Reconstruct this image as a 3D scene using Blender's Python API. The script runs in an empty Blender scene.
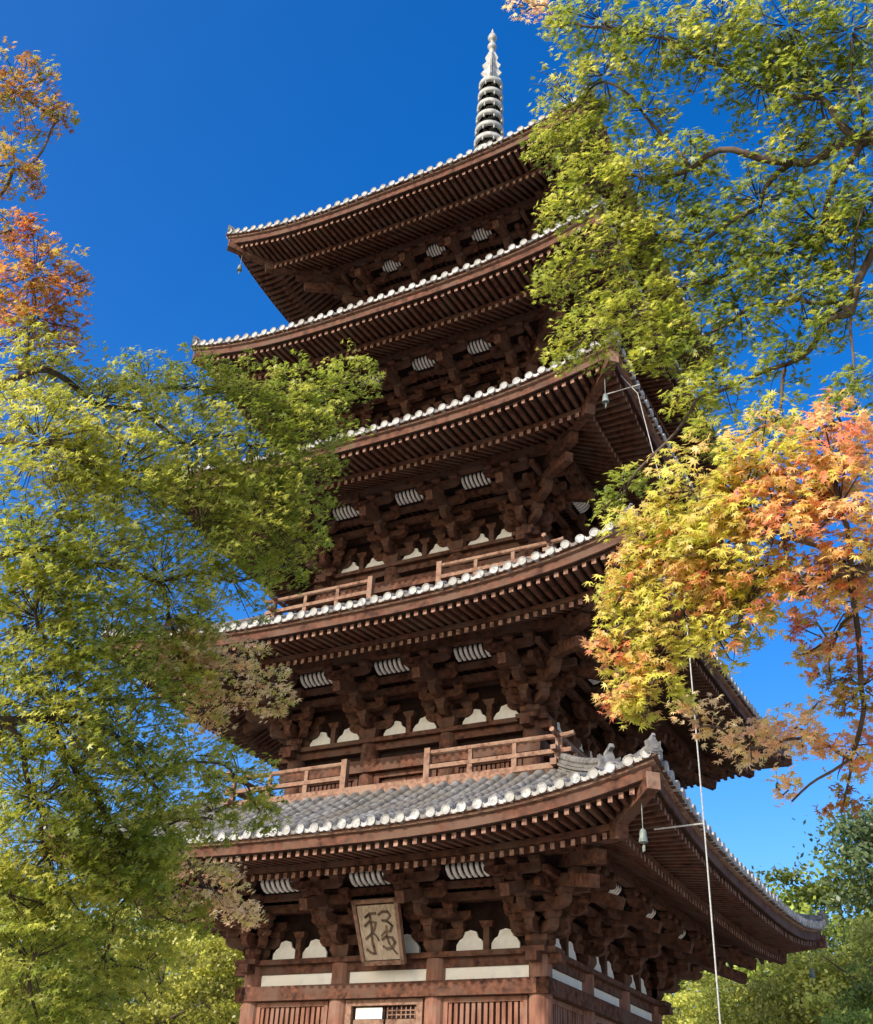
import bpy, math, random
import numpy as np
from mathutils import Vector, Matrix
random.seed(7); rng=np.random.default_rng(11)
scene=bpy.context.scene
scene.view_settings.view_transform='Standard'; scene.view_settings.look='None'; scene.view_settings.exposure=0
COL=scene.collection

# ------------------------------------------------------------ materials
def new_mat(name):
    m=bpy.data.materials.new(name); m.use_nodes=True
    nt=m.node_tree; b=nt.nodes['Principled BSDF']; return m,nt,b
def noise_mat(name,c1,c2,scale=6,rough=.75,stretch=(1,1,1),bump=.25,spec=.2,c3=None,detail=4):
    m,nt,b=new_mat(name); N=nt.nodes; Lk=nt.links
    tc=N.new('ShaderNodeTexCoord'); mp=N.new('ShaderNodeMapping'); mp.inputs['Scale'].default_value=stretch
    n=N.new('ShaderNodeTexNoise'); n.inputs['Scale'].default_value=scale; n.inputs['Detail'].default_value=detail
    r=N.new('ShaderNodeValToRGB'); r.color_ramp.elements[0].position=.3; r.color_ramp.elements[1].position=.72
    r.color_ramp.elements[0].color=(*c1,1); r.color_ramp.elements[1].color=(*c2,1)
    Lk.new(tc.outputs['Object'],mp.inputs['Vector']); Lk.new(mp.outputs[0],n.inputs['Vector']); Lk.new(n.outputs['Fac'],r.inputs[0])
    out=r.outputs[0]
    if c3:
        n2=N.new('ShaderNodeTexNoise'); n2.inputs['Scale'].default_value=scale*.23; n2.inputs['Detail'].default_value=3
        Lk.new(tc.outputs['Object'],n2.inputs['Vector'])
        r2=N.new('ShaderNodeValToRGB'); r2.color_ramp.elements[0].position=.45; r2.color_ramp.elements[1].position=.65
        Lk.new(n2.outputs['Fac'],r2.inputs[0])
        mx=N.new('ShaderNodeMixRGB'); mx.inputs['Color2'].default_value=(*c3,1)
        Lk.new(r2.outputs[0],mx.inputs['Fac']); Lk.new(out,mx.inputs['Color1']); out=mx.outputs[0]
    Lk.new(out,b.inputs['Base Color'])
    b.inputs['Roughness'].default_value=rough; b.inputs['Specular IOR Level'].default_value=spec
    bp=N.new('ShaderNodeBump'); bp.inputs['Strength'].default_value=bump; bp.inputs['Distance'].default_value=.03
    Lk.new(n.outputs['Fac'],bp.inputs['Height']); Lk.new(bp.outputs[0],b.inputs['Normal'])
    return m
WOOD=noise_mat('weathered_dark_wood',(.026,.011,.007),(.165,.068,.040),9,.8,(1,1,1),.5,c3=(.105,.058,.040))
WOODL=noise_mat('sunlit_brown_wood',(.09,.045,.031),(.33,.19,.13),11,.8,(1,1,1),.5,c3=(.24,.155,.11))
WOODR=noise_mat('sunlit_reddish_wood',(.11,.047,.030),(.31,.145,.095),8,.75,(1,1,.25),.4,c3=(.22,.125,.09))  # brown timber brightened to salmon: sunlight on the ground storey, in the colour
RAFT=noise_mat('rafter_wood',(.034,.014,.009),(.155,.062,.036),7,.75,(1,1,1),.4,c3=(.11,.062,.042))
TIPM=noise_mat('sunlit_rafter_end',(.09,.042,.03),(.38,.22,.16),14,.8)  # pale colour paints sunlight onto the rafter tips
SOFF=noise_mat('shaded_soffit_board',(.013,.006,.004),(.042,.019,.012),7,.85)  # near-black base colour paints in the shade between the rafters
PLAST=noise_mat('white_plaster',(.66,.64,.59),(.90,.88,.84),5,.9,(1,1,1),.15,c3=(.76,.71,.62))
TILE=noise_mat('grey_roof_tile',(.060,.060,.060),(.26,.255,.25),7,.7,(1,1,1),.5,.25,c3=(.15,.135,.115))
TEND=noise_mat('sunlit_tile_end',(.18,.18,.175),(.54,.54,.52),14,.65,(1,1,1),.3,.3,c3=(.28,.27,.24))  # roof-tile grey lightened, so the eave ends carry sunlight in their colour
STONE=noise_mat('platform_stone',(.25,.23,.2),(.42,.40,.36),3,.9)
METAL=noise_mat('aged_bronze',(.22,.22,.205),(.52,.52,.49),6,.6,(1,1,1),.3,.3,c3=(.33,.345,.31))
BELLM=noise_mat('verdigris_bronze',(.10,.12,.11),(.24,.28,.25),10,.5)
CABLE=noise_mat('dull_cable',(.30,.30,.28),(.45,.45,.43),20,.6)
PLQ=noise_mat('bleached_wood_board',(.26,.19,.13),(.56,.46,.35),9,.8,(3,1,1),.5,c3=(.38,.30,.22))
INK=noise_mat('faded_dark_brush_paint',(.035,.022,.016),(.22,.15,.10),9,.8)
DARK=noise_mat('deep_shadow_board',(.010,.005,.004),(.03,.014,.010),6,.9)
BARK=noise_mat('maple_bark',(.05,.036,.028),(.14,.105,.08),14,.9,(1,1,.3),.6)
def leaf_mat(name,trans=.45,val=1.5):
    m=bpy.data.materials.new(name); m.use_nodes=True; nt=m.node_tree; N=nt.nodes; Lk=nt.links
    N.remove(N['Principled BSDF']); o=N['Material Output']
    b=N.new('ShaderNodeBsdfDiffuse'); gl=N.new('ShaderNodeBsdfGlossy'); gl.inputs['Roughness'].default_value=.4
    at=N.new('ShaderNodeAttribute'); at.attribute_name='leaf_colour'
    Lk.new(at.outputs['Color'],b.inputs['Color'])
    t=N.new('ShaderNodeBsdfTranslucent'); hs=N.new('ShaderNodeHueSaturation'); hs.inputs['Value'].default_value=val; hs.inputs['Saturation'].default_value=1.03
    Lk.new(at.outputs['Color'],hs.inputs['Color']); Lk.new(hs.outputs[0],t.inputs['Color'])
    mx=N.new('ShaderNodeMixShader'); mx.inputs[0].default_value=trans
    Lk.new(b.outputs[0],mx.inputs[1]); Lk.new(t.outputs[0],mx.inputs[2])
    m2=N.new('ShaderNodeMixShader'); m2.inputs[0].default_value=.025
    Lk.new(mx.outputs[0],m2.inputs[1]); Lk.new(gl.outputs[0],m2.inputs[2]); Lk.new(m2.outputs[0],o.inputs['Surface'])
    return m
LEAF=leaf_mat('maple_leaf',.5,1.6); BGLEAF=leaf_mat('distant_foliage',.35,1.4)

# ------------------------------------------------------------ mesh builder
class MB:
    def __init__(s): s.v=[]; s.f=[]; s.m=[]; s.T=Matrix.Identity(4)
    def add(s,vs,fs,m=0):
        o=len(s.v); s.v+= [tuple(s.T@Vector(p)) for p in vs]
        s.f+= [tuple(i+o for i in f) for f in fs]; s.m+=[m]*len(fs)
    def hexa(s,p,m=0):
        s.add(p,[(0,3,2,1),(4,5,6,7),(0,1,5,4),(1,2,6,5),(2,3,7,6),(3,0,4,7)],m)
    def box(s,x0,x1,y0,y1,z0,z1,m=0):
        s.hexa([(x0,y0,z0),(x1,y0,z0),(x1,y1,z0),(x0,y1,z0),(x0,y0,z1),(x1,y0,z1),(x1,y1,z1),(x0,y1,z1)],m)
    def frust(s,x,y,a0,a1,z0,z1,m=0):
        s.hexa([(x-a0,y-a0,z0),(x+a0,y-a0,z0),(x+a0,y+a0,z0),(x-a0,y+a0,z0),(x-a1,y-a1,z1),(x+a1,y-a1,z1),(x+a1,y+a1,z1),(x-a1,y+a1,z1)],m)
    def beam(s,p,q,w,h,m=0):
        p=Vector(p);q=Vector(q);d=(q-p).normalized(); r=d.cross(Vector((0,0,1)))
        if r.length<1e-4: r=Vector((1,0,0))
        r.normalize(); u=r.cross(d); r*=w/2; u*=h/2
        s.hexa([p-r-u,p+r-u,q+r-u,q-r-u,p-r+u,p+r+u,q+r+u,q-r+u],m)
    def armx(s,xc,L,y,w,z0,H,m=0,c=.12):
        P=[(-L/2,H),(L/2,H),(L/2,H*.5),(L/2-c*.4,H*.2),(L/2-c,0),(-L/2+c,0),(-L/2+c*.4,H*.2),(-L/2,H*.5)]; n=len(P)
        vs=[(xc+a,y-w/2,z0+b) for a,b in P]+[(xc+a,y+w/2,z0+b) for a,b in P]
        s.add(vs,[tuple(range(n)),tuple(range(2*n-1,n-1,-1))]+[(i,i+n,(i+1)%n+n,(i+1)%n) for i in range(n)],m)
    def army(s,x,y0,y1,w,z0,H,m=0,c=.12):
        P=[(y0,H),(y1,H),(y1,H*.5),(y1+c*.4,H*.2),(y1+c,0),(y0,0)]; n=len(P)
        vs=[(x-w/2,a,z0+b) for a,b in P]+[(x+w/2,a,z0+b) for a,b in P]
        s.add(vs,[tuple(range(n)),tuple(range(2*n-1,n-1,-1))]+[(i,i+n,(i+1)%n+n,(i+1)%n) for i in range(n)],m)
    def lathe(s,prof,n=16,c=(0,0,0),m=0):
        vs=[];fs=[]
        for r,z in prof:
            for i in range(n):
                a=2*math.pi*i/n; vs.append((c[0]+r*math.cos(a),c[1]+r*math.sin(a),c[2]+z))
        for j in range(len(prof)-1):
            for i in range(n): fs.append((j*n+i,j*n+(i+1)%n,(j+1)*n+(i+1)%n,(j+1)*n+i))
        fs.append(tuple(range(n-1,-1,-1))); fs.append(tuple((len(prof)-1)*n+i for i in range(n)))
        s.add(vs,fs,m)
    def tube(s,pts,rad,n=6,m=0):
        pts=[Vector(p) for p in pts]; vs=[];fs=[]
        ref=Vector((.31,.2,.93))
        for i,p in enumerate(pts):
            d=(pts[min(i+1,len(pts)-1)]-pts[max(i-1,0)]).normalized()
            r=d.cross(ref)
            if r.length<1e-3: r=d.cross(Vector((1,0,0)))
            r.normalize(); u=r.cross(d)
            for k in range(n):
                a=2*math.pi*k/n; vs.append(p+(r*math.cos(a)+u*math.sin(a))*rad[i])
        for j in range(len(pts)-1):
            for i in range(n): fs.append((j*n+i,j*n+(i+1)%n,(j+1)*n+(i+1)%n,(j+1)*n+i))
        fs.append(tuple(range(n-1,-1,-1))); fs.append(tuple((len(pts)-1)*n+i for i in range(n)))
        s.add(vs,fs,m)
    def plate(s,poly,org,ax,ay,th,m=0):
        org=Vector(org);ax=Vector(ax);ay=Vector(ay);n=ax.cross(ay).normalized()*th/2; k=len(poly)
        a=[org+ax*x+ay*y+n for x,y in poly]; b=[org+ax*x+ay*y-n for x,y in poly]
        s.add(a+b,[tuple(range(k)),tuple(range(2*k-1,k-1,-1))]+[(i,i+k,(i+1)%k+k,(i+1)%k) for i in range(k)],m)
    def mesh(s,name,mats,smooth=False):
        me=bpy.data.meshes.new(name); me.from_pydata(s.v,[],s.f)
        if not isinstance(mats,list): mats=[mats]
        for m in mats: me.materials.append(m)
        me.polygons.foreach_set('material_index',s.m)
        if smooth: me.polygons.foreach_set('use_smooth',[True]*len(s.f))
        me.update(); return me
    def obj(s,name,mats,parent=None,smooth=False,label=None,cat=None,loc=None):
        return link(name,s.mesh(name,mats,smooth),parent,label,cat,loc)
def link(name,me,parent=None,label=None,cat=None,loc=None):
    o=bpy.data.objects.new(name,me); COL.objects.link(o)
    if parent: o.parent=parent
    if label: o['label']=label
    if cat: o['category']=cat
    if loc: o.location=loc
    return o
RZ=[Matrix.Rotation(k*math.pi/2,4,'Z') for k in range(4)]
def side(name,me,parent,s,loc=(0,0,0)):
    o=link(name,me,parent); p=RZ[s]@Vector(loc); o.location=(p.x,p.y,p.z+.0012*s); o.rotation_euler=(0,0,s*math.pi/2); return o

# ------------------------------------------------------------ pagoda dimensions
Z0=1.6
hW=[2.955*(1-.0786*k) for k in range(5)]
Wr=[6.135*(1-.0355*k) for k in range(5)]
ZS=[z+Z0 for z in (4.713,8.965,13.185,17.2125,21.2285)]
ZE=[z+Z0 for z in (5.04,9.24,13.46,17.385,21.41)]
RISE=.61
root=bpy.data.objects.new('pagoda',None); COL.objects.link(root)
root['label']='five-storey dark wooden pagoda with grey tiled roofs and bronze spire'; root['category']='pagoda'

def bracket_side(mb,f=1.0,tail=1.5):
    mb.frust(0,0,.14,.20,0.0,.12); mb.frust(0,0,.20,.20,.12,.215)
    mb.armx(0,1.05,0,.15,.22,.18)
    for x in (-.42,0,.42): mb.frust(x,0,.08,.12,.405,.46); mb.frust(x,0,.12,.12,.46,.52)
    mb.army(0,.2,-.46*f,.155,.223,.17); mb.frust(0,-.38*f,.08,.12,.40,.46); mb.frust(0,-.38*f,.12,.12,.46,.52)
    mb.armx(0,1.3,0,.145,.53,.17)
    mb.army(0,.2,-.86*f,.15,.525,.16); mb.frust(0,-.76*f,.08,.115,.69,.74); mb.frust(0,-.76*f,.115,.115,.74,.80)
    if f==1.0:
        mb.armx(0,1.0,-.38,.14,.528,.15)
        for x in (-.4,.4): mb.frust(x,-.38,.08,.11,.68,.73); mb.frust(x,-.38,.11,.11,.73,.79)
        mb.armx(0,1.0,-.76,.14,.805,.15)
        for x in (-.4,.4): mb.frust(x,-.76,.08,.11,.96,1.02); mb.frust(x,-.76,.11,.11,1.02,1.06)
    mb.beam((0,-.1*f,1.14),(0,-tail*f,.66),.165,.2)
    mb.frust(0,-1.14*f,.08,.115,.88,.94); mb.frust(0,-1.14*f,.115,.115,.94,1.0)
    if f==1.0:
        mb.armx(0,1.05,-1.14,.14,1.0,.14)
        for x in (-.42,0,.42): mb.frust(x,-1.14,.08,.11,1.14,1.19); mb.frust(x,-1.14,.11,.11,1.19,1.25)
mb=MB(); bracket_side(mb); me_bs=mb.mesh('bracket_set',[WOOD])
mb=MB(); bracket_side(mb); mb.T=RZ[1]; bracket_side(mb)
mb.T=Matrix.Rotation(math.pi/4,4,'Z'); bracket_side(mb,1.41,1.62)
mb.beam((0,-.3,1.38),(0,-2.55,.98),.18,.22); mb.frust(0,-2.0,.12,.14,1.16,1.25)
me_bc=mb.mesh('corner_bracket_set',[WOOD])
mb=MB()
mb.tube([(0,0,.1),(0,0,-.34)],[.007,.007],6)
mb.lathe([(.015,-.30),(.038,-.32),(.050,-.35),(.055,-.42),(.068,-.48),(.070,-.50),(.055,-.49)],14)
mb.tube([(0,0,-.46),(0,0,-.57)],[.005,.005],5); mb.plate([(-.035,-.06),(.035,-.06),(.04,.02),(0,.04),(-.04,.02)],(0,0,-.57),(1,0,0),(0,0,1),.010)
me_bell=mb.mesh('wind_bell',[BELLM])

for k in range(5):
    h=hW[k]; W=Wr[k]; zs=ZS[k]; ze=ZE[k]; zb=zs-1.11; bay=2*h/3
    zf=.95 if k==0 else ZE[k-1]+1.42
    mb=MB()
    for s in range(4):
        mb.T=RZ[s]; e=.001*s
        mb.box(-h-.36,h+.36,-h-.22,-h+.22,zb-.09+e,zb+e,0)
        mb.box(-h-.42,h+.42,-h-.10,-h+.10,zb-.24+e,zb-.092+e,0)
        mb.box(-h-.24,h+.24,-h-.24,-h-.02,zb-.72+e,zb-.47+e,0)
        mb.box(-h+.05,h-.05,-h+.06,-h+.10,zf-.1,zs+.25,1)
        for x in (-h,-h/3,h/3):
            mb.lathe([(.2,zf-.1),(.2,zb-.095)],18,(x,-h,0),3)
        mb.box(-h-.9,h+.9,-h-.06,-h+.055,zb+.86+e,zb+1.0+e,0)
        mb.box(-h-1.05,h+1.05,-h-.44,-h-.33,zb+.80+e,zb+.94+e,0)
        mb.box(-h-1.3,h+1.3,-h-.70,-h-.59,zb+.96+e,zb+1.07+e,0)
        mb.box(-h-1.5,h+1.5,-h-1.24,-h-1.06,zs+.16+e,zs+.35+e,0)
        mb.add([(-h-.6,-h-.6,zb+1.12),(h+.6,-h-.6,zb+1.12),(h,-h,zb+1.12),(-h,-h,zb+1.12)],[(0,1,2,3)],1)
        x=-h-.5
        while x<h+.5:
            mb.box(x,x+.04,-h-.56,-h,zb+1.085,zb+1.115,0); x+=.16
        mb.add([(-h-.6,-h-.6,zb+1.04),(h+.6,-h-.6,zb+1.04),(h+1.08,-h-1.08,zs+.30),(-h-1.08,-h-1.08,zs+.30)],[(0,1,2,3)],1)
        for j in (-1,0,1):
            xc=j*bay
            mb.box(xc-.055,xc+.055,-h-.10,-h+.06,zb+.004,zb+.40,0)
            mb.frust(xc,-h,.09,.13,zb+.40,zb+.50,0)
    mb.T=Matrix.Identity(4)
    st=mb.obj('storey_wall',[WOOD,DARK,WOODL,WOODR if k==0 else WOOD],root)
    if k==0: st['label']='ground storey with reddish round pillars and slatted windows'
    hw=min(.27,(bay/2-.20-.07)/2); P=[(-hw,0),(hw,0),(hw,.12),(hw*.78,.20),(hw*.55,.235),(hw*.42,.33),(0,.36),(-hw*.42,.33),(-hw*.55,.235),(-hw*.78,.20),(-hw,.12)]
    mb=MB(); mb.plate(P,(0,0,0),(1,0,0),(0,0,1),.05); me_p=mb.mesh('plaster_panel',[PLAST])
    mb=MB(); mb.box(-bay/2+.19,bay/2-.19,-.05,.07,-.466,-.244); me_pb=mb.mesh('plaster_band',[PLAST])
    mb=MB(); sp=min(.115,bay*.42/7); pr=[(-.78,1.080),(-.88,1.10),(-.96,1.15),(-1.01,1.215)]
    for i in range(7):
        x=(i-3)*sp; w=sp*.27
        for a,b in zip(pr[:-1],pr[1:]):
            mb.hexa([(x-w,a[0],a[1]),(x+w,a[0],a[1]),(x+w,b[0],b[1]),(x-w,b[0],b[1]),(x-w,a[0],a[1]+.06),(x+w,a[0],a[1]+.06),(x+w,b[0],b[1]+.06),(x-w,b[0],b[1]+.06)])
    X_=3.3*sp
    for a,b in zip(pr[:-1],pr[1:]):
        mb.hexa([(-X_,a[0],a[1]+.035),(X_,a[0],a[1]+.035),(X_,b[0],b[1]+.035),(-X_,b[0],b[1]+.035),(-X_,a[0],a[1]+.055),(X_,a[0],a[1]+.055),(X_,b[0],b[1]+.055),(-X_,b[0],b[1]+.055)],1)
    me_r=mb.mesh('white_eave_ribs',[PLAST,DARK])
    zt=-.73; zl=(zf+.02 if k else zf+.25)-zb; xa=-bay/2+.2; xb=bay/2-.2
    q=MB()
    q.box(xa,xa+.12,-.12,.05,zl,zt,0); q.box(xb-.12,xb,-.12,.05,zl,zt,0); q.box(xa+.12,xb-.12,-.115,.05,zt-.10,zt,0)
    for di,(p0,p1) in enumerate(((xa+.13,-.01),(.01,xb-.13))):
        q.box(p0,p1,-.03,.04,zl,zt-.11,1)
        if k==0:
            for zz in (zt-.42,zt-1.2,zl+.15): q.box(p0+.01,p1-.01,-.055,-.031,zz,zz+.10,0)
            if di==0: q.box(p0+.05,p1-.05,-.05,-.031,zt-.31,zt-.125,2)
            else:
                for i in range(7):
                    xx=p0+.03+(p1-p0-.09)*i/6; q.box(xx,xx+.022,-.05,-.031,zt-.31,zt-.115,0)
                for zz in (zt-.26,zt-.19): q.box(p0+.03,p1-.03,-.052,-.032,zz,zz+.018,0)
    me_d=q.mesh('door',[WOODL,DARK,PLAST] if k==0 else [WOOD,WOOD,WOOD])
    q=MB()
    q.box(xa,xa+.08,-.10,.05,zl,zt,0); q.box(xb-.08,xb,-.10,.05,zl,zt,0); q.box(xa+.08,xb-.08,-.095,.05,zt-.08,zt,0)
    zz0=zl if k else zl+.9
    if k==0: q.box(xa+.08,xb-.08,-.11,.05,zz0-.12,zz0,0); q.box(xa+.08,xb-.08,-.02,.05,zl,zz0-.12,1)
    for i in range(13):
        xx=xa+.11+(xb-xa-.22)*i/12+random.uniform(-.004,.004); q.box(xx-.034,xx+.034,-.06+random.uniform(-.006,.006),.02,zz0,zt-.08,0)
    me_w=q.mesh('slatted_window',[WOODR,WOODR] if k==0 else [WOOD,WOOD])
    for s in range(4):
        for j in (-1,0,1):
            xc=j*bay
            for sg in (-1,1): side('plaster_panel',me_p,st,s,(xc+sg*(.07+hw),-h,zb+.012))
            if k==0: side('plaster_band',me_pb,st,s,(xc,-h,zb))
            side('white_eave_ribs',me_r,st,s,(xc,-h,zb))
            side('door' if j==0 else 'slatted_window',me_d if j==0 else me_w,st,s,(xc,-h,zb))
        for x in (-h/3,h/3): side('bracket_set',me_bs,st,s,(x,-h,zb))
        side('corner_bracket_set',me_bc,st,s,(h,-h,zb))
    # ---------------- roof
    w_in=(hW[k+1]+.98) if k<4 else .42
    z_in=ZE[k]+1.34 if k<4 else ZE[k]+3.7
    def surf(x,y):
        s=(W-y)/(W-w_in); t=z_in-ze
        return ze+RISE*(abs(x)/W)**3*max(0,1-s)**1.3+t*(.76*s+.24*s*s if k<4 else .62*s+.38*s*s)
    rows=int(round(2*W/.272)); sp=2*W/rows; sub=8; nv=20
    vs=[];fs=[]
    nx=rows*sub
    for s in range(4):
        o=len(vs)
        jr=[random.uniform(-.014,.014) for _ in range(rows+1)]
        for i in range(nx+1):
            x=-W+i*2*W/nx; f=(i%sub)/sub
            hh=(.095+jr[i//sub])*math.sqrt(max(0,1-((f-.5)/.32)**2)) if abs(f-.5)<.32 else 0.0
            for j in range(nv+1):
                y=W+(max(abs(x),w_in)-W)*j/nv
                vs.append(tuple(RZ[s]@Vector((x,-y,surf(x,y)+hh+(.024 if j%2 else 0)))))
        for i in range(nx):
            for j in range(nv):
                a=o+i*(nv+1)+j; fs.append((a,a+nv+1,a+nv+2,a+1))
    mb=MB(); mb.v=vs; mb.f=fs; mb.m=[0]*len(fs)
    roof=mb.obj('roof',[TILE],root)
    mb=MB()
    for i in range(rows):
        x=-W+(i+.5)*sp; n=12; y0=-W-.05;y1=-W+.10; R_=.084
        z=surf(x,W)+.016; jz=random.uniform(-.010,.010); x+=random.uniform(-.008,.008)
        vv=[(x+R_*math.cos(2*math.pi*a/n),y0,z+jz+R_*math.sin(2*math.pi*a/n)) for a in range(n)]
        vv+=[(x+R_*math.cos(2*math.pi*a/n),y1,z+jz+R_*math.sin(2*math.pi*a/n)) for a in range(n)]
        vv+=[(x+R_*.7*math.cos(2*math.pi*a/n),y0+.018,z+jz+R_*.7*math.sin(2*math.pi*a/n)) for a in range(n)]
        ff=[(a,(a+1)%n,(a+1)%n+n,a+n) for a in range(n)]+[(a,a+2*n,(a+1)%n+2*n,(a+1)%n) for a in range(n)]+[tuple(range(3*n-1,2*n-1,-1))]
        mb.add(vv,ff,0)
        x2=x+sp/2
        if i<rows-1:
            z2=surf(x2,W)
            for (xa_,xb_,dz) in ((-.075,-.03,.012),(-.03,.03,-.006),(.03,.075,.012)):
                mb.box(x2+xa_,x2+xb_,-W-.025,-W+.08,z2-.055+dz,z2+.006+dz,0 if i%3 else 1)
    me=mb.mesh('eave_tile_ends',[TEND,TILE])
    for s in range(4): side('eave_tile_ends',me,roof,s)
    mb=MB()
    def hp(q,dz=0): return Vector((q,-q,surf(q,q)+dz))
    s2=.46 if k<4 else .2
    qs=[W+.02-(W-w_in)*t for t in np.linspace(0,1,13)]
    for a,b in zip(qs[:-1],qs[1:]):
        low=a>W-s2*(W-w_in); nl=1 if low else 4
        for l in range(nl):
            mb.beam(hp(min(a,W),.03+.055*l),hp(min(b,W),.03+.055*l),.23 if l%2==0 else .17,.042)
        mb.beam(hp(min(a,W),.027*nl),hp(min(b,W),.027*nl),.13,.055*nl)
        H=.055*nl
        pa=hp(min(a,W),H+.06); pb=hp(min(b,W),H+.06); m_=(pa+pb)/2
        mb.tube([pa,m_],[.078,.070],10); mb.tube([m_,pb],[.078,.070],10)
    dg=Vector((1,-1,0)).normalized(); sd_=Vector((1,1,0)).normalized()
    for q,sc in ((W-.08,.5),(W-s2*(W-w_in)-.02,.85)):
        P=[(-.2,0),(.2,0),(.27,.12),(.2,.26),(.22,.42),(.1,.36),(.05,.52),(-.05,.52),(-.1,.36),(-.22,.42),(-.2,.26),(-.27,.12)]
        P=[(a*sc,b*sc) for a,b in P]
        mb.plate(P,hp(q,-.02)+dg*.06,sd_,(0,0,1),.10)
        mb.beam(hp(q,.44*sc)-dg*.05,hp(q,.56*sc)+dg*.22*sc,.09*sc,.09*sc)
    me=mb.mesh('hip_ridge',[TILE])
    for s in range(4): side('hip_ridge',me,roof,s)
    ob=h+1.15; zp=zs+.36; y1=W-.95
    def lift(x,yo): return RISE*(min(abs(x),W)/W)**3*min(1,max(0,(yo-ob)/(W-ob)))
    def zbase(yo): return zp+(ze-.50-zp)*(yo-ob)/(y1-ob)
    def zfly(yo): return ze-.285+(-.085)*(yo-y1)/(W-.2-y1)
    mb=MB()
    nr=int(round(2*W/.175))
    for i in range(nr+1):
        x=-W+.1+i*(2*W-.2)/nr; w=.038*random.uniform(.90,1.1)
        a=max(ob-.12,abs(x)+.06); b=y1+.07
        if b-a>.1:
            A=zbase(a)+lift(x,a);B=zbase(b)+lift(x,b)
            mb.hexa([(x-w,-b,B),(x+w,-b,B),(x+w,-a,A),(x-w,-a,A),(x-w,-b,B+.10),(x+w,-b,B+.10),(x+w,-a,A+.10),(x-w,-a,A+.10)],0)
            mb.add([(x-w,-b-.003,B),(x+w,-b-.003,B),(x+w,-b-.003,B+.10),(x-w,-b-.003,B+.10)],[(0,1,2,3)],1)
        a=max(y1-.05,abs(x)+.06); b=W-.20+random.uniform(-.012,.012)
        if b-a>.06:
            A=zfly(a)+lift(x,a);B=zfly(b)+lift(x,b)
            mb.hexa([(x-w,-b,B),(x+w,-b,B),(x+w,-a,A),(x-w,-a,A),(x-w,-b,B+.095),(x+w,-b,B+.095),(x+w,-a,A+.095),(x-w,-a,A+.095)],0)
            mb.add([(x-w,-b-.003,B),(x+w,-b-.003,B),(x+w,-b-.003,B+.095),(x-w,-b-.003,B+.095)],[(0,1,2,3)],1)
    me=mb.mesh('rafters',[RAFT,TIPM])
    for s in range(4): side('rafters',me,roof,s)
    mb=MB(); M_=24
    def strip(ya,yb,za,zb_,th,m,end=0.0):
        xs=[-1+2*i/M_ for i in range(M_+1)]
        for u0,u1 in zip(xs[:-1],xs[1:]):
            P=[]
            for dz in (0,th):
                for (u,y,z) in ((u0,ya,za),(u1,ya,za),(u1,yb,zb_),(u0,yb,zb_)):
                    P.append((u*(y+end),-y,z+lift(u*y,y)+dz))
            mb.hexa(P,m)
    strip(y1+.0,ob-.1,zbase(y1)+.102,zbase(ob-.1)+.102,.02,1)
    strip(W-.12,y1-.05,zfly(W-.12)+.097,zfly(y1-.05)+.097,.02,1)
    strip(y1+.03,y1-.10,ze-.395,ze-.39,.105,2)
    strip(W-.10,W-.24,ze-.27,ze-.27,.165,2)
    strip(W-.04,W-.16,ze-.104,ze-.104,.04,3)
    strip(W+.02,W-.14,ze-.062,ze-.062,.03,0)
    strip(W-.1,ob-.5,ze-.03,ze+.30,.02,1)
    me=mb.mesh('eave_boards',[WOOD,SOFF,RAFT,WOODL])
    for s in range(4): side('eave_boards',me,roof,s)
    mb=MB()
    def P_(q,z): return (q,-q,z+lift(q,q))
    mb.beam(P_(h,zp+.25),P_(ob,zp-.02),.2,.26); mb.beam(P_(ob-.05,zp-.01),P_(y1+.12,zbase(y1)+.02),.2,.26)
    mb.beam(P_(y1-.15,zfly(y1)-.0),P_(W-.08,zfly(W)+.03),.19,.24)
    c=Vector(P_(W-.08,zfly(W)+.03)); d=Vector((1,-1,0)).normalized()
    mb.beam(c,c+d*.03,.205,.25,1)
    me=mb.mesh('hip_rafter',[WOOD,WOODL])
    for s in range(4):
        side('hip_rafter',me,roof,s)
        q=W-.36; o=side('wind_bell',me_bell,roof,s,(q,-q,zfly(W)+lift(q,q)-.12)); o.rotation_euler=(0,0,random.uniform(0,6))
    if k>0:
        rr=h+.9; z0=ZE[k-1]+1.45
        mb=MB()
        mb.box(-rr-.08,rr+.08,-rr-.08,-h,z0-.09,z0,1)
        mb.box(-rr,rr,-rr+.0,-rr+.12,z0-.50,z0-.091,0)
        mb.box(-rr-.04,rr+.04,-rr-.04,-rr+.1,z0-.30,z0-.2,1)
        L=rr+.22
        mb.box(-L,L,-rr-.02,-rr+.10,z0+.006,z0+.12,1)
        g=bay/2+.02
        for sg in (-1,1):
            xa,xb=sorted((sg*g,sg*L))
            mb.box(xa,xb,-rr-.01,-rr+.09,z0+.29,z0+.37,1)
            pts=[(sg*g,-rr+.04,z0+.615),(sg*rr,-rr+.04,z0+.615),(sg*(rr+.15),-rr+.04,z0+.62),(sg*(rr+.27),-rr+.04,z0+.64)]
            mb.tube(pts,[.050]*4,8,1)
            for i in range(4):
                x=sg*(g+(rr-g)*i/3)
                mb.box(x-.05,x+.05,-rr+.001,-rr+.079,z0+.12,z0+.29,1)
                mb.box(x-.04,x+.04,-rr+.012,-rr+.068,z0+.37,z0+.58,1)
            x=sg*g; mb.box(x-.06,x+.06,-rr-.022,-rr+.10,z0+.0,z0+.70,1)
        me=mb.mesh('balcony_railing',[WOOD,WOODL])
        for s in range(4): side('balcony_railing',me,root,s)

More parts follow.
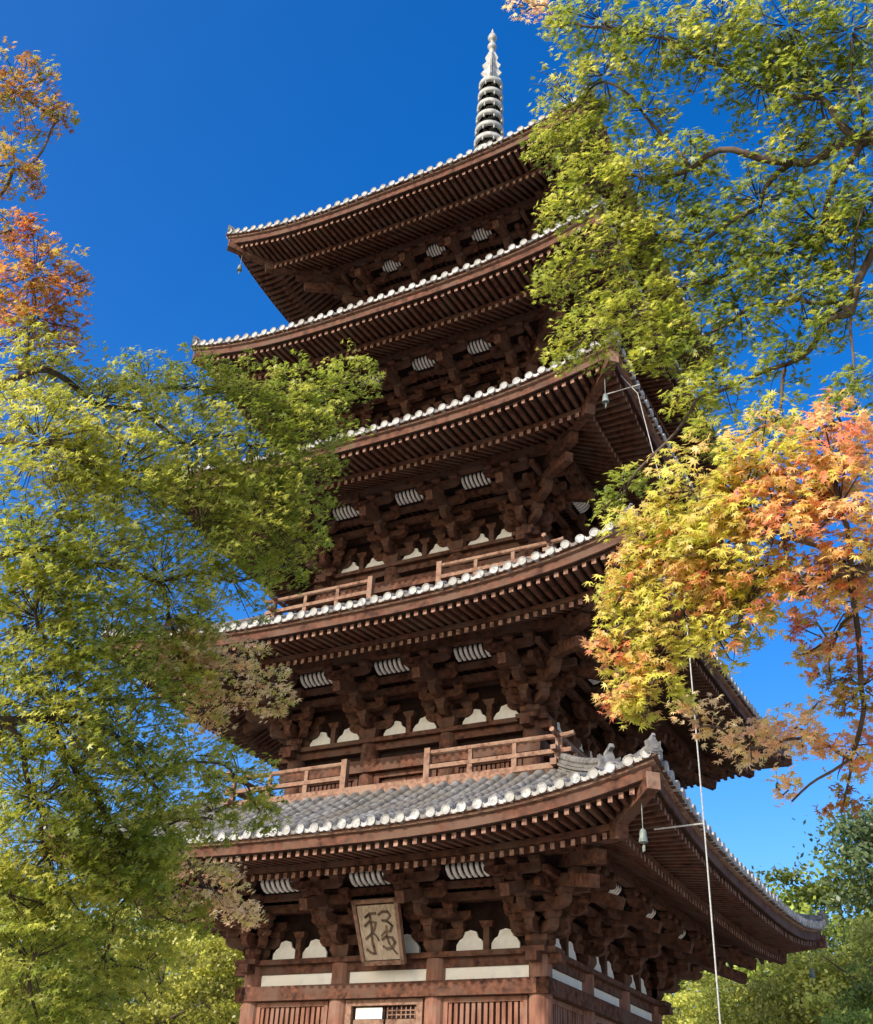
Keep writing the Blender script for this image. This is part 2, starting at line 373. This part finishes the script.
# ------------------------------------------------------------ spire
zt=ZE[4]+3.7
mb=MB()
mb.frust(0,0,.62,.62,zt-.1,zt+.35); mb.frust(0,0,.70,.70,zt+.35,zt+.45)
mb.lathe([(.55,zt+.45),(.56,zt+.6),(.45,zt+.85),(.2,zt+1.0),(.22,zt+1.05),(.42,zt+1.2),(.48,zt+1.28),(.15,zt+1.32),(.09,zt+1.5)],24)
mb.tube([(0,0,zt+1.3),(0,0,35.2)],[.22,.08],12)
spire=mb.obj('spire',[METAL],root,True)
r0=zt+1.75; r1=33.0
for i in range(9):
    z=r0+(r1-r0)*i/8; R_=.51-.017*i; mb=MB()
    mb.lathe([(R_-.08,-.10),(R_-.01,-.115),(R_+.03,-.05),(R_+.03,.05),(R_-.03,.11),(R_-.08,.10),(R_-.08,-.07),(R_-.08,-.10)],28,(0,0,z))
    for a in range(8):
        t=a*math.pi/4; c,s_=math.cos(t),math.sin(t)
        mb.beam((.07*c,.07*s_,z),((R_-.05)*c,(R_-.05)*s_,z),.09,.15)
        mb.lathe([(.012,-.27),(.035,-.25),(.024,-.16),(.008,-.10)],6,((R_+.005)*c,(R_+.005)*s_,z))
    mb.obj('spire_ring',[METAL],spire,True)
mb=MB()
for a in range(4):
    t=a*math.pi/2+.4; d=(math.cos(t),math.sin(t),0)
    P=[(.03,0),(.18,.02),(.34,.14),(.22,.30),(.35,.5),(.22,.70),(.31,.92),(.17,1.12),(.22,1.32),(.09,1.65),(.03,1.3)]
    mb.plate(P,(0,0,33.2),d,(0,0,1),.06)
mb.lathe([(.05,34.9),(.14,35.02),(.16,35.13),(.12,35.24),(.05,35.34),(.06,35.42),(.13,35.50),(.16,35.60),(.12,35.74),(.05,35.90),(.012,36.1)],16)
mb.obj('spire_flame_ornament',[METAL],spire)

# ------------------------------------------------------------ name plaque
zc=3.90+Z0
top=Vector((0,-3.83,zc+.50)); bot=Vector((0,-3.36,zc-.50)); ay=(top-bot).normalized(); ax=Vector((1,0,0)); nn=ax.cross(ay)
ctr=(top+bot)/2+Vector((.13,0,0))
mb=MB(); mb.plate([(-.36,-.47),(.36,-.47),(.39,.47),(-.39,.47)],ctr,ax,ay,.05)
plq=mb.obj('name_plaque',[PLQ],root,label='bleached wooden plaque with dark brush characters')
mb=MB()
for a,b in (((-.40,-.52),(.40,-.52)),((.40,-.52),(.44,.54)),((.44,.54),(-.44,.54)),((-.44,.54),(-.40,-.52))):
    pa=ctr+ax*a[0]+ay*a[1]; pb=ctr+ax*b[0]+ay*b[1]; d=(pb-pa).normalized(); sdv=d.cross(nn)
    pa=pa-d*.03; pb=pb+d*.03; w=.035; t=.05
    mb.hexa([pa-sdv*w-nn*t,pb-sdv*w-nn*t,pb+sdv*w-nn*t,pa+sdv*w-nn*t,pa-sdv*w+nn*t,pb-sdv*w+nn*t,pb+sdv*w+nn*t,pa+sdv*w+nn*t])
mb.obj('plaque_frame',[WOODL],plq)
mb=MB()
strokes=[([(-.24,.27),(-.14,.33),(-.02,.33)],.020),([(-.27,.12),(-.16,.20),(-.04,.17),(-.08,.06),(-.18,-.04),(-.28,-.10)],.022),([(-.14,.33),(-.13,.10),(-.16,-.14),(-.13,-.36)],.024),
([(-.12,.0),(-.06,-.06),(-.02,-.14)],.018),([(.04,.30),(.12,.35),(.24,.34),(.28,.27),(.20,.20),(.10,.20)],.020),([(.10,.20),(.22,.17),(.29,.10),(.24,.01),(.12,.0),(.05,-.06)],.022),
([(.05,-.12),(.14,-.08),(.25,-.10),(.30,-.18),(.24,-.27),(.12,-.29),(.05,-.24)],.022),([(.17,.10),(.15,-.06),(.18,-.20),(.26,-.32),(.31,-.38)],.018),([(-.29,-.28),(-.22,-.34),(-.16,-.36)],.02)]
for pts,w in strokes:
    P=[ctr+ax*x+ay*y+nn*.027 for x,y in pts]
    for a,b in zip(P[:-1],P[1:]):
        d=(b-a).normalized(); sv=d.cross(nn).normalized()*w*random.uniform(.7,1.25); e=d*w*.6
        mb.hexa([a-e-sv,b+e-sv,b+e+sv,a-e+sv,a-e-sv+nn*.010,b+e-sv+nn*.010,b+e+sv+nn*.010,a-e+sv+nn*.010])
mb.obj('plaque_characters',[INK],plq)

mb=MB()
pts=[(5.55,-5.1,ZE[2]+.2),(5.9,-5.1,ZE[2]-.4),(6.3,-5.1,ZE[1]+1.2),(6.48,-5.1,ZE[1]-.3),(6.5,-5.1,6.2),(6.5,-5.1,3.5),(6.5,-5.1,.0)]
mb.tube(pts,[.008,.008,.008,.010,.012,.012,.012],6)
for k in range(3):
    W=Wr[k]; z=ZE[k]-.42+.2
    mb.tube([(W-.4,-5.1,z),(6.5 if k<2 else 5.95,-5.1,z+.02)],[.012,.012],6)
mb.obj('lightning_cable',[CABLE],root)
mb=MB(); mb.box(-4.9,4.9,-4.9,4.9,0,.78); mb.box(-5.05,5.05,-5.05,5.05,.78,.93)
for i in range(4): mb.box(-1.3,1.3,-5.05-.32*(4-i),-5.05-.32*(3-i)-.001,0,.19*(i+1))
mb.obj('stone_platform',[STONE],root)

# ------------------------------------------------------------ ground
GRD=noise_mat('pale_gravel',(.34,.30,.23),(.50,.45,.36),1.5,.95,c3=(.36,.32,.24))
bm=MB(); bm.add([(-900,-900,0),(900,-900,0),(900,900,0),(-900,900,0)],[(0,1,2,3)])
g=bm.obj('ground',[GRD]); g['kind']='structure'; g['label']='pale gravel temple courtyard ground'; g['category']='ground'

# ------------------------------------------------------------ maples
def leaf_template(lobes):
    if lobes==7: A=[-122,-82,-40,0,40,82,122]; Ln=[.42,.72,.92,1.0,.92,.72,.42]
    else: A=[-100,-50,0,50,100]; Ln=[.62,.88,1.0,.88,.62]
    nA=[A[0]-24]+[(a+b)/2 for a,b in zip(A[:-1],A[1:])]+[A[-1]+24]; nR=[.16]+[.33]*(lobes-1)+[.16]
    v=[(0,0,0)]; f=[]
    for a,r in zip(nA,nR): t=math.radians(a); v.append((r*math.sin(t),r*math.cos(t),.03))
    for a,r in zip(A,Ln): t=math.radians(a); v.append((r*math.sin(t),r*math.cos(t),-.16*r))
    for i in range(lobes): f.append((0,i+1,1+lobes+1+i,i+2))
    return np.array(v),np.array(f)
PAL={'G':[(.25,.30,.04),(.34,.37,.055),(.44,.43,.08),(.20,.25,.035)],'Y':[(.44,.44,.065),(.59,.55,.11),(.35,.38,.055),(.50,.47,.09)],
'H':[(.36,.39,.055),(.50,.49,.085),(.27,.31,.04),(.58,.53,.11)],'K':[(.19,.25,.035),(.26,.31,.045),(.15,.20,.03),(.34,.36,.06)],
'O':[(.42,.19,.05),(.46,.27,.07),(.30,.13,.04),(.36,.32,.07)],'T':[(.58,.19,.055),(.56,.30,.08),(.44,.14,.045),(.44,.38,.08)],
'P':[(.72,.27,.17),(.73,.46,.20),(.62,.55,.16),(.66,.22,.12),(.74,.56,.24)],'B':[(.82,.62,.36),(.68,.58,.22),(.78,.48,.30)],
'Q':[(.54,.54,.09),(.64,.58,.14),(.46,.49,.08),(.68,.46,.16),(.58,.56,.11)]}
def raw_mesh(name,V,Fq,C,mat):
    me=bpy.data.meshes.new(name); me.vertices.add(len(V)); me.vertices.foreach_set('co',V.astype(np.float32).ravel())
    nf=len(Fq); me.loops.add(nf*4); me.loops.foreach_set('vertex_index',Fq.astype(np.int32).ravel())
    me.polygons.add(nf); me.polygons.foreach_set('loop_start',np.arange(nf,dtype=np.int32)*4)
    at=me.color_attributes.new('leaf_colour','FLOAT_COLOR','POINT')
    cc=np.ones((len(V),4),np.float32); cc[:,:3]=C; at.data.foreach_set('color',cc.ravel())
    me.materials.append(mat); me.update(calc_edges=True); me.validate(); return me
def leaves_mesh(name,P,Nn,Tt,S,Cc,lobes,mat):
    tv,tf=leaf_template(lobes); n=len(P); k=len(tv)
    Nn=Nn/np.linalg.norm(Nn,axis=1)[:,None]
    Tt=Tt-(Tt*Nn).sum(1)[:,None]*Nn; Tt/=np.linalg.norm(Tt,axis=1)[:,None]+1e-9
    X=np.cross(Tt,Nn); curl=rng.uniform(-.6,1.8,n)
    V=P[:,None,:]+S[:,None,None]*(tv[None,:,0,None]*X[:,None,:]+(tv[None,:,1,None]-.3)*Tt[:,None,:]+tv[None,:,2,None]*curl[:,None,None]*Nn[:,None,:])
    return raw_mesh(name,V.reshape(-1,3),(tf[None]+ (np.arange(n)*k)[:,None,None]).reshape(-1,4),np.repeat(Cc,k,axis=0),mat)
def maple(name,label,base,trunk,clumps,size,dens,lobes,thick=1.0,remap=None,rs=1.0,blend={}):
    rt=bpy.data.objects.new(name,None); COL.objects.link(rt); rt.location=base; rt['label']=label; rt['category']='tree'
    bv=Vector(base)
    nodes=[Vector(p) for p in trunk]; par=[-1]+list(range(len(trunk)-1)); pl=[0.0]
    for i in range(1,len(nodes)): pl.append(pl[-1]+(nodes[i]-nodes[i-1]).length*.3)
    order=sorted(clumps,key=lambda c:(Vector(c[:3])-nodes[-2]).length); nt0=len(trunk)
    for c in order:
        p=Vector(c[:3])+Vector((0,0,-.05)); best=min(range(1,len(nodes)),key=lambda i:(nodes[i]-p).length+.45*pl[i])
        nodes.append(p); par.append(best); pl.append(pl[best]+(nodes[best]-p).length)
    cnt=[1]*len(nodes)
    for i in range(len(nodes)-1,0,-1): cnt[par[i]]+=cnt[i]
    mb=MB()
    for i in range(1,len(nodes)):
        a=nodes[par[i]]; b=nodes[i]; L=(b-a).length
        fr=lambda c_:(.004+.0052*c_**.6)*thick if i>=nt0 else .03+.011*c_**.6
        ra=fr(cnt[par[i]]); rb=fr(cnt[i])
        if i>=nt0: ra=min(ra,rb*1.5)
        n=7; pts=[];rd=[]; w1=Vector(rng.normal(0,.06*L,3)); w2=Vector(rng.normal(0,.03*L,3))
        for j in range(n+1):
            t=j/n; p=a.lerp(b,t)+w1*math.sin(math.pi*t)+w2*math.sin(2*math.pi*t)+Vector((0,0,.06*L*math.sin(math.pi*t)))
            pts.append(p-bv); rd.append(ra*(1-t)+rb*t)
        mb.tube(pts,rd,7)
    P=[];Nn=[];Tt=[];S=[];C=[]; LPT=12
    for c in clumps:
        ce=np.array(c[:3]); r=c[3]*rs; ch=c[4]; ch=(remap or {}).get(ch,ch); K=max(4,int(dens*r*r/LPT)); pal=np.array(PAL[ch])
        ang=rng.uniform(0,6.283,K); rad=r*np.sqrt(rng.uniform(0,.85,K))
        lay=rng.choice(np.array([-.6,-.3,.05,.35,.65])+rng.normal(0,.08,5),K)*r
        O=ce+np.stack([np.cos(ang)*rad,np.sin(ang)*rad,lay+rng.normal(0,.08*r,K)-.2*rad],1)
        a2=ang+rng.normal(0,.8,K); L=r*rng.uniform(.3,.75,K)
        D=np.stack([np.cos(a2),np.sin(a2),rng.uniform(-.6,.05,K)],1); E=O+D*L[:,None]
        M2=(O+E)/2; M2[:,2]+=.08*L
        for q in range(0,K,3): mb.tube([Vector(ce+(O[q]-ce)*.2)-bv,Vector(O[q])-bv,Vector(M2[q])-bv,Vector(E[q])-bv],[.0035,.003,.002,.0012],3)
        t=rng.uniform(0,1.05,(K,LPT)); pos=O[:,None]+(E-O)[:,None]*t[...,None]; pos[...,2]+=.32*L[:,None]*t*(1-t)
        sd=rng.choice([-1.,1.],(K,LPT)); pr=np.stack([-D[:,1],D[:,0],0*D[:,0]],1)[:,None]*sd[...,None]
        pos=pos+pr*rng.uniform(0,.06,(K,LPT,1)); pos[...,2]+=rng.normal(0,.015,(K,LPT))
        Tv=D[:,None]*.7+pr*rng.uniform(.2,1.1,(K,LPT,1)); Tv[...,2]-=rng.uniform(0,.9,(K,LPT))
        Nv=rng.normal(0,.5,(K,LPT,3)); Nv+=np.array([-.05,-.75,.75])
        bc=pal[rng.integers(len(pal),size=K)]
        if ch in blend:
            alt=np.array(PAL[blend[ch][0]]); msk=rng.uniform(0,1,K)<blend[ch][1]; bc[msk]=alt[rng.integers(len(alt),size=int(msk.sum()))]
        cc=(bc[:,None]*.65+pal[rng.integers(len(pal),size=(K,LPT))]*.35)*rng.uniform(.72,1.2,(K,LPT,1))
        P.append(pos.reshape(-1,3));Tt.append(Tv.reshape(-1,3));Nn.append(Nv.reshape(-1,3));S.append(size*rng.uniform(.6,1.2,K*LPT));C.append(cc.reshape(-1,3))
    P=np.concatenate(P)-np.array(base); Nn=np.concatenate(Nn);Tt=np.concatenate(Tt);S=np.concatenate(S);C=np.concatenate(C)
    mb.obj('trunk',[BARK],rt,True)
    link('crown',leaves_mesh('crown',P,Nn,Tt,S,C,lobes,LEAF),rt)
    return rt
def parse(s):
    o=[]
    for r in s.replace('\n',' ').split(';'):
        x,y,z,rr,c=r.split(); o.append((int(x)/100,int(y)/100,int(z)/100,int(rr)/100,c))
    return o
LT=parse("""569 -1843 792 25 O;577 -1813 795 10 O;569 -1828 732 17 O;573 -1818 684 14 T;573 -1791 663 27 T;572 -1762 679 13 T;564 -1775 640 26 T;564 -1768 606 29 Y;589 -1764 543 37 Y;573 -1714 613 31 Y;570 -1673 655 24 G;593 -1646 672 25 G;615 -1617 684 24 G;642 -1581 698 25 G;665 -1552 720 20 G;602 -1708 551 36 Y;598 -1648 615 35 Y;615 -1602 640 35 G;647 -1572 660 30 G;605 -1629 556 34 Y;623 -1587 586 31 Y;633 -1552 584 20 G;625 -1553 559 18 G;604 -1587 533 26 G;591 -1643 508 33 Y;587 -1701 491 37 Y;585 -1748 480 33 G;581 -1723 440 35 G;586 -1669 446 30 G;586 -1606 469 25 B;605 -1569 470 21 B;
613 -1533 464 16 B;583 -1562 444 18 B;575 -1694 395 35 Y;581 -1641 400 32 G;584 -1575 405 22 Y;592 -1530 404 21 Y;595 -1504 390 14 G;558 -1671 349 31 G;564 -1618 354 29 G;566 -1569 364 21 Y;568 -1521 336 22 B;542 -1626 310 32 Y;551 -1573 318 27 G;573 -1485 326 14 B;533 -1627 267 30 G;528 -1562 284 22 Y;515 -1594 244 25 G;555 -1526 312 17 G;
520 -1570 250 26 G;545 -1540 280 18 Y;530 -1655 300 30 G;595 -1736 547 28 Y;584 -1730 465 28 Y;582 -1700 428 28 Y;569 -1656 372 28 Y;565 -1720 385 28 G;582 -1625 432 26 G;580 -1537 377 18 G;550 -1649 330 30 Y;558 -1595 337 28 G;588 -1625 490 26 Y;598 -1606 489 16 Y;
640 -1562 622 25 G;620 -1590 612 28 Y;600 -1640 580 28 Y;575 -1600 385 22 G;590 -1600 465 20 Y;568 -1575 345 17 Y;586 -1690 560 28 Y;570 -1600 330 22 G""")
RT=parse("""924 -1787 729 9 B;967 -1788 687 17 G;997 -1783 666 19 G;1027 -1785 654 16 Y;1057 -1781 635 20 G;1082 -1781 616 16 G;941 -1760 666 17 Y;963 -1773 663 14 Y;918 -1745 664 10 Y;980 -1761 640 13 G;1038 -1761 630 19 G;1063 -1760 610 20 G;1076 -1756 576 14 G;947 -1741 624 17 Y;929 -1735 620 12 Y;953 -1727 590 19 Y;912 -1712 594 12 Y;928 -1707 560 17 Y;907 -1699 552 9 Y;952 -1714 552 17 Y;960 -1707 525 10 Y;993 -1724 579 16 G;1025 -1733 580 19 G;1050 -1729 556 18 G;1070 -1741 551 13 G;1005 -1705 543 16 G;1034 -1711 536 20 G;1055 -1713 517 15 G;1022 -1699 509 12 G;976 -1703 495 11 Y;991 -1699 504 14 Y;934 -1683 470 9 G;919 -1673 466 7 G;1048 -1704 479 12 G;998 -1751 603 14 G;984 -1706 527 14 G;
973 -1726 585 16 Y;972 -1746 613 16 Y;968 -1710 540 14 Y;999 -1714 561 15 G;1029 -1722 558 16 G;1017 -1772 648 16 G;944 -1750 645 14 Y;1063 -1722 555 15 G;984 -1696 476 11 Y;925 -1725 592 10 Y;1060 -1770 622 15 G;1045 -1745 590 14 Y;1012 -1695 480 12 Y;985 -1735 600 13 G;980 -1716 560 12 Y;945 -1788 700 9 Y""")
NT=parse("""1022 -1801 387 15 Y;1045 -1799 383 14 P;998 -1796 381 14 Y;977 -1789 373 12 Y;1002 -1791 358 15 Y;1024 -1796 362 14 P;1045 -1798 362 13 P;963 -1783 353 10 Y;983 -1780 345 13 Y;1004 -1778 340 11 Y;956 -1775 334 7 P;971 -1774 327 10 Y;952 -1766 318 5 P;964 -1768 314 6 Y;1026 -1782 345 11 P;1044 -1787 347 10 P;1028 -1748 337 12 P;1035 -1735 323 9 O;971 -1719 327 7 B;987 -1706 321 9 B;1007 -1709 321 10 B;1024 -1706 312 9 P;999 -1699 300 5 B;1015 -1688 297 5 O;
962 -1779 343 8 Y;959 -1770 325 7 Y;990 -1785 352 12 P;973 -1784 362 10 P;1013 -1797 372 13 Y;961 -1771 318 7 Y;1014 -1786 350 11 Y;994 -1778 334 9 Y;1050 -1795 395 9 P;1040 -1760 345 8 P;985 -1790 366 12 Y;1035 -1796 372 12 P""")
maple('maple_tree','tall maple turning yellow-green with orange top beside the courtyard',(4.1,-18.2,0),[(4.1,-18.2,0),(4.2,-18.15,1.6),(4.4,-18.0,3.0),(4.7,-17.7,4.3),(4.9,-17.8,5.6),(5.1,-18.2,6.9)],LT,.038,15000,5,.7,None,1.03,{'B':('Y',.25),'G':('Y',.2),'Y':('G',.25),'O':('G',.25),'T':('O',.3)})
maple('maple_tree','green maple with long drooping branches over the pagoda path',(13.3,-15.6,0),[(13.3,-15.6,0),(13.2,-15.8,1.8),(12.9,-16.1,3.4),(12.3,-16.7,5.0),(11.8,-17.1,6.0)],RT,.029,24000,7,.55,{'Y':'H','G':'K'},1.06,{'H':('K',.35),'K':('H',.25)})
maple('maple_tree','maple bough with pink, orange and yellow autumn leaves',(13.4,-17.9,0),[(13.4,-17.9,0),(13.2,-17.9,1.6),(12.5,-17.8,3.0),(11.7,-17.85,3.8)],NT,.030,30000,7,.45,{'Y':'Q'},1.05,{'Q':('P',.2),'P':('Q',.25)})

# ------------------------------------------------------------ background trees
def bg_crown(kind,seed):
    g=np.random.default_rng(seed); P=[];C=[];S=[]
    if kind=='pine':
        for i in range(80):
            z=g.uniform(.25,1.0); R_=(1.05-z)*.42+.04; a=g.uniform(0,6.28); r=R_*g.uniform(.3,1)
            c=np.array([math.cos(a)*r,math.sin(a)*r,z]); m=260
            P.append(c+g.normal(0,1,(m,3))*np.array([.055,.055,.018])); b=np.array([.11,.15,.06])*g.uniform(.7,1.3); C.append(np.tile(b,(m,1))*g.uniform(.7,1.3,(m,1))); S.append(np.full(m,.008))
    else:
        base={'green':(.27,.33,.06),'lime':(.46,.46,.09),'rust':(.62,.42,.18)}[kind]
        for i in range(105):
            d=g.normal(0,1,3); d/=np.linalg.norm(d); rr=g.uniform(.35,1)**.5*g.uniform(.85,1.1)
            c=np.array([d[0]*.36*rr,d[1]*.36*rr,.62+d[2]*.34*rr]); m=260; s=g.uniform(.025,.06)
            P.append(c+g.normal(0,1,(m,3))*np.array([s,s,s*.35])); b=np.array(base)*g.uniform(.45,1.35); C.append(np.tile(b,(m,1))*g.uniform(.6,1.3,(m,1))); S.append(np.full(m,.0078))
    P=np.concatenate(P);C=np.concatenate(C);S=np.concatenate(S)*g.uniform(.6,1.3,len(P)); n=len(P)
    N_=g.normal(0,1,(n,3))+np.array([0,-.3,.6]); N_/=np.linalg.norm(N_,axis=1)[:,None]; T_=np.cross(N_,g.normal(0,1,(n,3))); T_/=np.linalg.norm(T_,axis=1)[:,None]; X=np.cross(T_,N_)
    V=np.stack([P-X*S[:,None]*.6,P-T_*S[:,None],P+X*S[:,None]*.6,P+T_*S[:,None]],1).reshape(-1,3)
    return raw_mesh('crown',V,np.arange(n*4).reshape(-1,4),np.repeat(C,4,axis=0),BGLEAF)
CR={('green',1):0,('green',2):0,('lime',3):0,('pine',4):0,('rust',5):0,('lime',6):0}
for q in CR: CR[q]=bg_crown(*q)
def bg_trunk():
    mb=MB(); mb.tube([(0,0,0),(.005,0,.2),(-.004,.004,.5),(0,0,.9)],[.022,.017,.012,.003],8)
    for i in range(9):
        a=i*2.4; z=.25+.06*i; mb.tube([(0,0,z),(.12*math.cos(a),.12*math.sin(a),z+.06),(.25*math.cos(a),.25*math.sin(a),z+.13)],[.008,.005,.002],5)
    return mb.mesh('trunk',[BARK],True)
TRK=bg_trunk()
LAB={'green':'broad green leafy tree beyond the pagoda','lime':'sunlit yellow-green tree beyond the pagoda','pine':'dark tall pine tree beyond the pagoda','rust':'small rust-brown autumn tree beyond the pagoda'}
BG=[(-20.7,6.5,10.8,('lime',3)),(-17.0,10.5,9.8,('lime',6)),(-25,9,12,('green',2)),(-33,17,14.5,('green',1)),(-28,21,14,('lime',3)),(-23,26,14,('green',2)),(-17,24,12,('green',1)),(-20,17,11.5,('lime',6)),
(-1.4,24,9.8,('lime',6)),(-5,25,9,('lime',3)),(1.6,25.5,10.8,('lime',3)),(5.2,25,12,('lime',6)),(-3,38,16,('green',2)),(1.2,40,18.5,('green',1)),(4.6,36,18.4,('pine',4)),(8.2,38,18,('green',1)),(0.2,17,5.2,('rust',5)),(7.6,13.6,8.6,('green',2)),(10,28,15,('green',1)),(-9,26,10,('green',2)),(-29,4,12,('green',1)),(12,18,10,('green',1)),(-13.9,12.6,-1,('lime',3))]
for x,y,H,q in BG:
    r=bpy.data.objects.new('background_tree' if q[0]!='pine' else 'pine_tree',None); COL.objects.link(r); r.location=(x,y,0)
    r['label']=LAB[q[0]]; r['category']='tree'; r['group']='trees in the grove behind the pagoda'
    rz=random.uniform(0,6.28)
    if H<0: r['label']='tall bare-trunked tree with high yellow-green crown'
    for nm,me in (('trunk',TRK),('crown',CR[q])):
        o=link(nm,me,r); o.rotation_euler=(0,0,rz)
        if H>0: o.scale=(H,H,H)
        elif nm=='trunk': o.scale=(12,12,13)
        else: o.scale=(8,8,5.2); o.location=(0,0,6.4)

# ------------------------------------------------------------ light
w=bpy.data.worlds.new("World"); scene.world=w; w.use_nodes=True; nt=w.node_tree
sky=nt.nodes.new('ShaderNodeTexSky'); sky.sky_type='NISHITA'; sky.sun_disc=False
el=math.radians(30); az=math.atan2(-.22,-1.0)
sky.sun_elevation=el; sky.sun_rotation=az%(2*math.pi); sky.ozone_density=2.2; sky.air_density=1.0; sky.dust_density=2.2
hs=nt.nodes.new('ShaderNodeHueSaturation'); hs.inputs['Hue'].default_value=.512; hs.inputs['Saturation'].default_value=1.48; hs.inputs['Value'].default_value=1.85
nt.links.new(sky.outputs[0],hs.inputs['Color']); nt.links.new(hs.outputs[0],nt.nodes['Background'].inputs[0]); nt.nodes['Background'].inputs[1].default_value=.15
sd=bpy.data.lights.new('sun','SUN'); sd.energy=5.0; sd.angle=math.radians(.5); sd.color=(1,.92,.80)
so=bpy.data.objects.new('sun',sd); COL.objects.link(so)
D=Vector((math.sin(az)*math.cos(el),math.cos(az)*math.cos(el),math.sin(el)))
so.rotation_euler=(-D).to_track_quat('-Z','Y').to_euler(); so.location=(0,-30,40)

# ------------------------------------------------------------ camera
cd=bpy.data.cameras.new('camera'); cam=bpy.data.objects.new('camera',cd); COL.objects.link(cam); scene.camera=cam
yaw,pitch,roll=-.5117,.5514,.0541
F=Vector((math.sin(yaw)*math.cos(pitch),math.cos(yaw)*math.cos(pitch),math.sin(pitch))); R=Vector((math.cos(yaw),-math.sin(yaw),0)); U=R.cross(F)
c,s=math.cos(roll),math.sin(roll); R2=c*R+s*U; U2=-s*R+c*U
cam.matrix_world=Matrix(((R2.x,U2.x,-F.x,10.792),(R2.y,U2.y,-F.y,-21.344),(R2.z,U2.z,-F.z,1.6),(0,0,0,1)))
cd.sensor_width=36; cd.lens=1104.96*36/1024; cd.clip_end=3000
